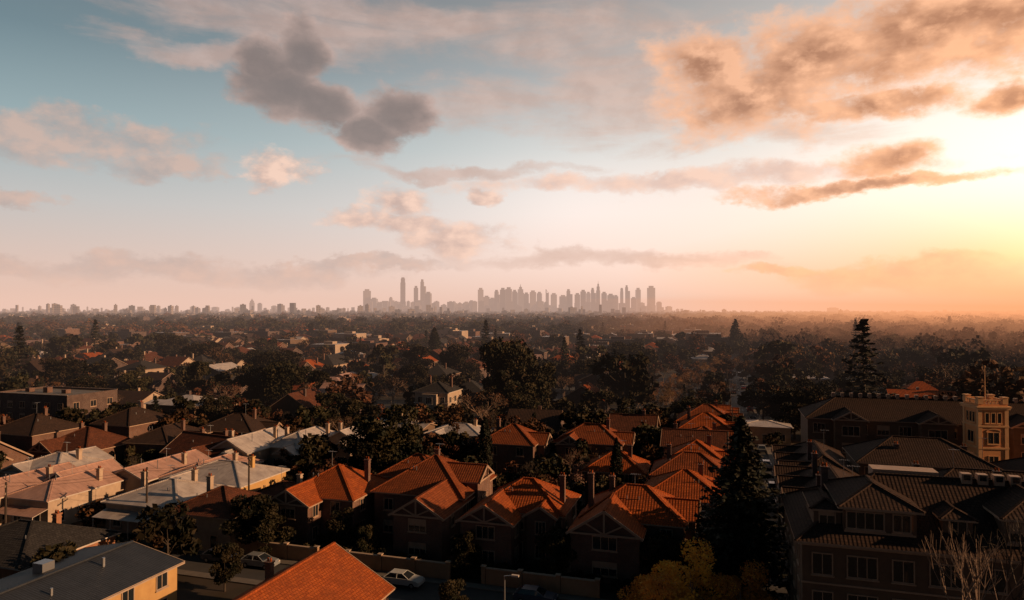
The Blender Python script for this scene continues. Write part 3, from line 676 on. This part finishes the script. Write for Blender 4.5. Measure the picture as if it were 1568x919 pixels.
for i in range(150):
    d=random.uniform(6000,7000); x=random.uniform(-1350,1400); w=random.uniform(25,60); H=random.uniform(30,120); mb.M=Matrix.Translation((x,d,0)); mb.box(-w/2,-w/3,0,w/2,w/3,H,random.choice((0,1,2))); mb.box(-w/5,-w/6,H,w/5,w/6,H+6,0); mb.M=None
add('city_mid_rise',to_mesh('city_mid_rise',mb,TW))
# ---------------------------------------------------------------- cars, poles, lamps
def car(x,y,rot,c):
    e=empty('parked_car',(x,y,.0),rot); key='car_paint_%d'%c
    col=[(.45,.45,.43),(.05,.06,.09),(.25,.02,.02),(.2,.21,.22)][c]; pm=mat(key,'flat',col,rough=.25,spec=.6)
    prof=[(-2.2,.35),(-2.22,.75),(-2.05,.95),(-1.2,1.0),(.9,1.0),(1.95,.85),(2.2,.65),(2.2,.35)]
    b=MB()
    for s in (-1,1): b.poly([(px,s*.86,pz) for px,pz in prof])
    for i in range(len(prof)): p,q=prof[i],prof[(i+1)%len(prof)]; b.poly([(p[0],-.86,p[1]),(q[0],-.86,q[1]),(q[0],.86,q[1]),(p[0],.86,p[1])])
    b.slab([(-1.35,-.62,1.46),(.2,-.62,1.46),(.2,.62,1.46),(-1.35,.62,1.46)],.06)
    for px,tx in ((-1.95,-1.35),(-.45,-.45),(1.0,.2)):
        for s in (-1,1): b.beam((px,s*.8,.98),(tx,s*.61,1.43),.07,.07)
    add('body',to_mesh('car_body',b,[pm]),e); g=MB()
    g.poly([(-1.92,-.77,.99),(.97,-.77,.99),(.2,-.61,1.41),(-1.34,-.61,1.41)]); g.poly([(-1.92,.77,.99),(.97,.77,.99),(.2,.61,1.41),(-1.34,.61,1.41)])
    g.poly([(.98,-.76,1.01),(.98,.76,1.01),(.21,.6,1.41),(.21,-.6,1.41)]); g.poly([(-1.93,-.76,1.0),(-1.93,.76,1.0),(-1.35,.6,1.41),(-1.35,-.6,1.41)])
    add('glass',to_mesh('car_glass',g,[GLASS]),e); t=MB()
    for wx in (-1.35,1.35):
        for s in (-1,1): t.cyl((wx,s*.68,.32),(wx,s*.89,.32),.32,.32,14); t.cyl((wx,s*.89,.32),(wx,s*.9,.32),.18,.16,10,1)
    add('wheels',to_mesh('car_wheels',t,[TYRE,STEEL]),e)
    l=MB(); 
    for s in (-1,1): l.box(2.12,s*.8,.62,2.215,s*.5,.75); l.box(-2.24,s*.82,.72,-2.18,s*.6,.88)
    add('lights',to_mesh('car_lights',l,[WHITE]),e)
for a,b,r,c in [(-21,-6.9,0,0),(-39.5,-6.9,0,3),(-45,-6.9,0,1),(-6,-6.9,0,1),(-55,-9.5,math.pi,0)]: p=W(a,b); car(p[0],p[1],TH+r,c)
for i in range(26):
    b=20+i*15+random.uniform(-3,3); p=W(random.choice((16.7,20.5)),b); car(p[0],p[1],TH+math.pi/2,random.randint(0,3))
def pole(x,y,h,rot):
    mb=MB(); mb.cyl((0,0,0),(0,0,h),.16,.11,8); 
    for z in (h-.5,h-1.4): mb.beam((-1.1,0,z),(1.1,0,z),.1,.12); [mb.cyl((t,0,z+.06),(t,0,z+.22),.04,.04,6,1) for t in (-1,-.5,.5,1)]
    add('power_pole',to_mesh('power_pole',mb,[TRIMD,CREAM]),None,(x,y,0),rot)
PL=[(-76,76),(-62,84),(-49,92),(-38,99)]
for x,y in PL: pole(x,y,9,R(-58))
mb=MB()
for i in range(3):
    for o_ in (-.9,.9):
        A=Vector((*PL[i],8.7))+Vector((.5*o_,-.85*o_,0)); B=Vector((*PL[i+1],8.7))+Vector((.5*o_,-.85*o_,0)); pr=A
        for s in range(1,9):
            f=s/8; q=A.lerp(B,f); q.z-=1.0*4*f*(1-f)*.5; mb.cyl(pr,q,.02,.02,3,cap=False); pr=q
add('power_lines',to_mesh('power_lines',mb,[TRIMD]))
for k in range(14): p=W(14.6,12+k*32); pole(p[0],p[1],9.5,TH)
def lamp(x,y,h,rot):
    mb=MB(); mb.cyl((0,0,0),(0,0,h),.09,.06,8); mb.beam((0,0,h),(.9,0,h+.15),.07,.07); mb.box(.7,-.14,h+.06,1.4,.14,h+.22,1); mb.cyl((0,0,0),(0,0,.5),.14,.12,8)
    add('street_lamp',to_mesh('street_lamp',mb,[STEEL,WHITE]),None,(x,y,0),rot)
lamp(-.7,65,4.9,TH)
# ---------------------------------------------------------------- haze
def haze(name,pts,z1,length,col):
    mb=MB(); lo=[(x,y,-8) for x,y in pts]; hi=[(x,y,z1) for x,y in pts]; n=len(pts)
    mb.poly(lo[::-1]); mb.poly(hi)
    for i in range(n): mb.poly([lo[i],lo[(i+1)%n],hi[(i+1)%n],hi[i]])
    me=to_mesh(name,mb,[],uv=False)
    import bmesh
    bm=bmesh.new(); bm.from_mesh(me); bmesh.ops.remove_doubles(bm,verts=bm.verts,dist=.01); bmesh.ops.recalc_face_normals(bm,faces=bm.faces); bm.to_mesh(me); bm.free()
    m=bpy.data.materials.new(name); m.use_nodes=True; nt=m.node_tree; nt.nodes.clear(); g=NG(nt)
    o=g.new('ShaderNodeOutputMaterial'); a=g.new('ShaderNodeVolumeAbsorption'); a.inputs[0].default_value=(0,0,0,1); a.inputs[1].default_value=1/length
    e=g.new('ShaderNodeEmission'); e.inputs[0].default_value=(*col,1); e.inputs[1].default_value=1/length  # volume glows by itself; emission stands in for light scattered by haze
    ad=g.new('ShaderNodeAddShader'); g.put(ad.inputs[0],a.outputs[0]); g.put(ad.inputs[1],e.outputs[0]); g.put(o.inputs['Volume'],ad.outputs[0])
    me.materials.append(m); add(name,me)
haze('haze',[(-20000,150),(20000,150),(20000,22000),(-20000,22000)],330,8800,(.84,.56,.45))  # pale horizon haze, its light emitted by the volume
haze('emissive_sunset_haze',[(250,1500),(480,150),(12000,150),(12000,13000)],150,2900,(1.25,.52,.18))  # orange sunset glow put in as the volume's own emission colour
haze('ground_haze',[(60,700),(300,140),(9000,140),(9000,9000)],42,1900,(1.05,.37,.14))  # low layer, orange light emitted here too, not scattered
# ---------------------------------------------------------------- sky
w=bpy.data.worlds.new('World'); sc.world=w; w.use_nodes=True; nt=w.node_tree; g=NG(nt); bg=nt.nodes['Background']
try: w.cycles.sampling_method='NONE'
except Exception as ex: print(ex)
SAZ,SEL=104,17
ns=g.new('ShaderNodeTexSky'); ns.sky_type='NISHITA'; ns.sun_disc=False; ns.sun_elevation=R(SEL); ns.sun_rotation=R(SAZ); ns.dust_density=2.5
tc=g.new('ShaderNodeTexCoord'); D=tc.outputs['Generated']; sx=g.new('ShaderNodeSeparateXYZ'); g.put(sx.inputs[0],D); X,Y,Z=sx.outputs
az=g.m('MULTIPLY',g.m('ARCTAN2',X,Y),57.2958); el=g.m('MULTIPLY',g.m('ARCSINE',Z),57.2958)
cv=g.new('ShaderNodeCombineXYZ'); g.put(cv.inputs[0],X); g.put(cv.inputs[1],Y); g.put(cv.inputs[2],g.m('MULTIPLY',Z,1.7)); V=cv.outputs[0]
wn=g.noise(V,5.5,7,.62); ws=g.new('ShaderNodeSeparateColor'); g.put(ws.inputs[0],wn.outputs['Color'])
def warp(A,B):
    return (g.m('ADD',az,g.m('MULTIPLY',g.m('SUBTRACT',ws.outputs[0],.5),A)), g.m('ADD',el,g.m('MULTIPLY',g.m('SUBTRACT',ws.outputs[1],.5),B)))
aw,ew=warp(13,7); aw2,ew2=warp(8,5); aw3,ew3=warp(4.4,3.6)
f1=g.noise(V,15,9,.62).outputs[0]
off=g.new('ShaderNodeVectorMath',operation='ADD'); g.put(off.inputs[0],V); off.inputs[1].default_value=(.018,-.004,.012)
f1b=g.noise(off.outputs[0],15,4,.5).outputs[0]
lit=g.mr(g.m('SUBTRACT',f1,f1b),-.12,.12)
st=g.new('ShaderNodeCombineXYZ'); g.put(st.inputs[0],X); g.put(st.inputs[1],Y); g.put(st.inputs[2],g.m('MULTIPLY',Z,5.)); f2=g.noise(st.outputs[0],4.5,9,.62,.6).outputs[0]
def ell(A,E,a0,e0,ra,re):
    da=g.m('DIVIDE',g.m('SUBTRACT',A,a0),ra); de=g.m('DIVIDE',g.m('SUBTRACT',E,e0),re)
    return g.m('SUBTRACT',1.,g.m('ADD',g.m('MULTIPLY',da,da),g.m('MULTIPLY',de,de)))
def group(A,E,L):
    r=None
    for q in L:
        f=ell(A,E,*q); r=f if r is None else g.m('MAXIMUM',r,f)
    return g.m('MAXIMUM',r,-2.)
dark=group(aw3,ew3,[(-18.9,17.2,3.9,2.6),(-17.0,20.2,2.1,2.3),(-15.6,16.4,3.2,1.9),(-20,19,2.6,1.9),(-9.7,16.2,3.3,2.2),(-11.4,14.4,2.9,1.9)])
band=group(aw,ew,[(-33.5,12.2,9,1.7),(-27.5,10.8,6,1.1),(-29,3.1,17,1.0),(-14,3.6,9,.6),(-36,8,3,.5)])
puff=group(aw2,ew2,[(-9.4,9.2,2.6,1.6),(-12.8,7.4,3.2,1.2),(-8.5,6.8,3,1.0),(-5.2,5.8,4.4,1.5),(-2.8,9.4,1.4,.7),(-19,11,3.0,1.3)])
thin=group(aw,ew,[(-10,22,18,2.2),(-25,19.2,7,1.),(5,21.5,12,3.),(-3,17,10,2.),(8,17.5,7,3),(-4,11.8,9,.6),(8,4.2,13,.7),(18,13.5,8,1.4),(-30,30,16,3),(10,32,25,4),(110,25,30,6)])
orn=group(aw2,ew2,[(19.0,17.0,6.6,3.8),(16.5,19.5,4,2),(24.5,18.6,6.5,3.4),(31,19.6,8,2.2),(36.5,18.6,5,2.6),(28.0,15.2,6,1.0),(36.8,14.2,3.,1.1),(28.2,11.2,3.4,1.3),(27,9.3,10,.5),(50,16,8,3)])
strk=group(aw2,ew2,[(14,10.5,19,.8)])
lowr=group(aw2,ew2,[(30.5,2.6,8,1.2),(34,3.3,4,1.0),(22,3.2,5,.5),(45,3,8,1.)])
k=lambda fld,n,amp: g.m('ADD',fld,g.m('MULTIPLY',g.m('SUBTRACT',n,.5),amp))
m_dark=g.mr(k(dark,f1,3.2),-.45,.5,0,.95,'SMOOTHSTEP'); m_band=g.mr(k(band,f1,3.2),-.5,1.,0,.75,'SMOOTHSTEP'); m_puff=g.mr(k(puff,f1,4.5),-.4,1.0,0,.85,'SMOOTHSTEP')
m_thin=g.mr(k(thin,f2,5.),-.9,1.6,0,.72,'SMOOTHSTEP'); m_orn=g.mr(k(orn,f1,4.4),-.9,.9,0,.95,'SMOOTHSTEP'); m_low=g.mr(k(lowr,f1,3.),-.5,.7,0,.8,'SMOOTHSTEP'); m_strk=g.mr(k(strk,f1,3.5),-.6,1.,0,.72,'SMOOTHSTEP')
cr=g.new('ShaderNodeValToRGB'); g.put(cr.inputs[0],g.m('DIVIDE',g.m('MAXIMUM',el,0.),40.)); E=cr.color_ramp.elements
stops=[(0,(.64,.44,.36)),(.08,(.56,.45,.41)),(.2,(.37,.43,.44)),(.33,(.16,.31,.345)),(.48,(.042,.15,.19)),(.7,(.025,.075,.1)),(1,(.015,.045,.06))]
E[0].position=0;E[0].color=(*stops[0][1],1);E[1].position=1;E[1].color=(*stops[-1][1],1)
for p_,c_ in stops[1:-1]: q=E.new(p_); q.color=(*c_,1)
def glow(a0,e0,sa,se):
    da=g.m('DIVIDE',g.m('SUBTRACT',az,a0),sa); de=g.m('DIVIDE',g.m('SUBTRACT',el,e0),se)
    return g.m('EXPONENT',g.m('MULTIPLY',g.m('SQRT',g.m('ADD',g.m('ADD',g.m('MULTIPLY',da,da),g.m('MULTIPLY',de,de)),.05)),-1.))
G1=glow(41,8,17,12); G2=glow(37.5,2.0,9,3.6); G3=glow(5,9,18,9); G4=glow(38,3.0,3.2,2.2)
base=g.mix(1.,cr.outputs[0],g.mix(G1,(0,0,0),(1.8,1.36,1.08)),'ADD')
base=g.mix(1.,base,g.mix(G3,(0,0,0),(.52,.41,.38)),'ADD')
base=g.mix(g.m('MULTIPLY',G2,1.5,clamp=True),base,(1.6,.68,.16))
nz=g.mix(1.,ns.outputs[0],(.012,.012,.012),'MULTIPLY')
base=g.mix(1.,base,nz,'ADD')
gl=g.m('MULTIPLY',G1,1.3,clamp=True)
c_thin=g.mix(gl,(.6,.44,.39),(1.2,.7,.42)); c_thin=g.mix(lit,g.mix(1.,c_thin,(.84,.8,.78),'MULTIPLY'),c_thin)
base=g.mix(m_thin,base,c_thin)
base=g.mix(m_strk,base,g.mix(lit,(.7,.44,.35),(1.0,.62,.45)))
base=g.mix(m_band,base,g.mix(lit,(.36,.33,.325),(.64,.44,.36)))
base=g.mix(m_puff,base,g.mix(lit,(.54,.38,.33),(1.0,.68,.53)))
core=g.mr(k(dark,f1,2.),.0,.9)
base=g.mix(m_dark,base,g.mix(g.m('MULTIPLY',g.m('ADD',.25,g.m('MULTIPLY',lit,.75)),g.m('SUBTRACT',1.15,core)),(.16,.148,.15),(.5,.37,.33)))
oc=g.mr(k(orn,f1,3.),-.1,1.1)
base=g.mix(m_orn,base,g.mix(g.m('MULTIPLY',oc,g.m('SUBTRACT',1.1,g.m('MULTIPLY',lit,.95)),clamp=True),g.mix(gl,(.9,.52,.35),(1.45,.66,.26)),g.mix(gl,(.34,.165,.1),(.66,.25,.085))))
base=g.mix(m_low,base,g.mix(lit,(.95,.42,.18),(1.4,.7,.28)))
base=g.mix(1.,base,g.mix(G4,(0,0,0),(1.6,1.0,.5)),'ADD')
base=g.mix(1.,base,g.mix(g.mr(Y,-.2,.55,0.,1.,'SMOOTHSTEP'),(.22,.21,.24),(1,1,1)),'MULTIPLY')
g.put(bg.inputs[0],base); bg.inputs[1].default_value=1.
# ---------------------------------------------------------------- sun, camera
L=bpy.data.lights.new('sun','SUN'); L.energy=5; L.angle=R(.5); L.color=(1,.59,.31); so=bpy.data.objects.new('sun',L); COL.objects.link(so)
dv=Vector((math.sin(R(SAZ))*math.cos(R(SEL)),math.cos(R(SAZ))*math.cos(R(SEL)),math.sin(R(SEL)))); so.rotation_euler=(-dv).to_track_quat('-Z','Y').to_euler(); so.location=(100,0,80)
cd=bpy.data.cameras.new('camera'); cd.lens=24; cd.sensor_width=36; cd.clip_end=60000; cd.clip_start=.5
co=bpy.data.objects.new('camera',cd); COL.objects.link(co); co.location=(0,0,30); co.rotation_euler=(R(90.9),0,0); sc.camera=co
sc.view_settings.view_transform='Standard'; sc.view_settings.look='None'; sc.view_settings.exposure=0; sc.view_settings.gamma=1
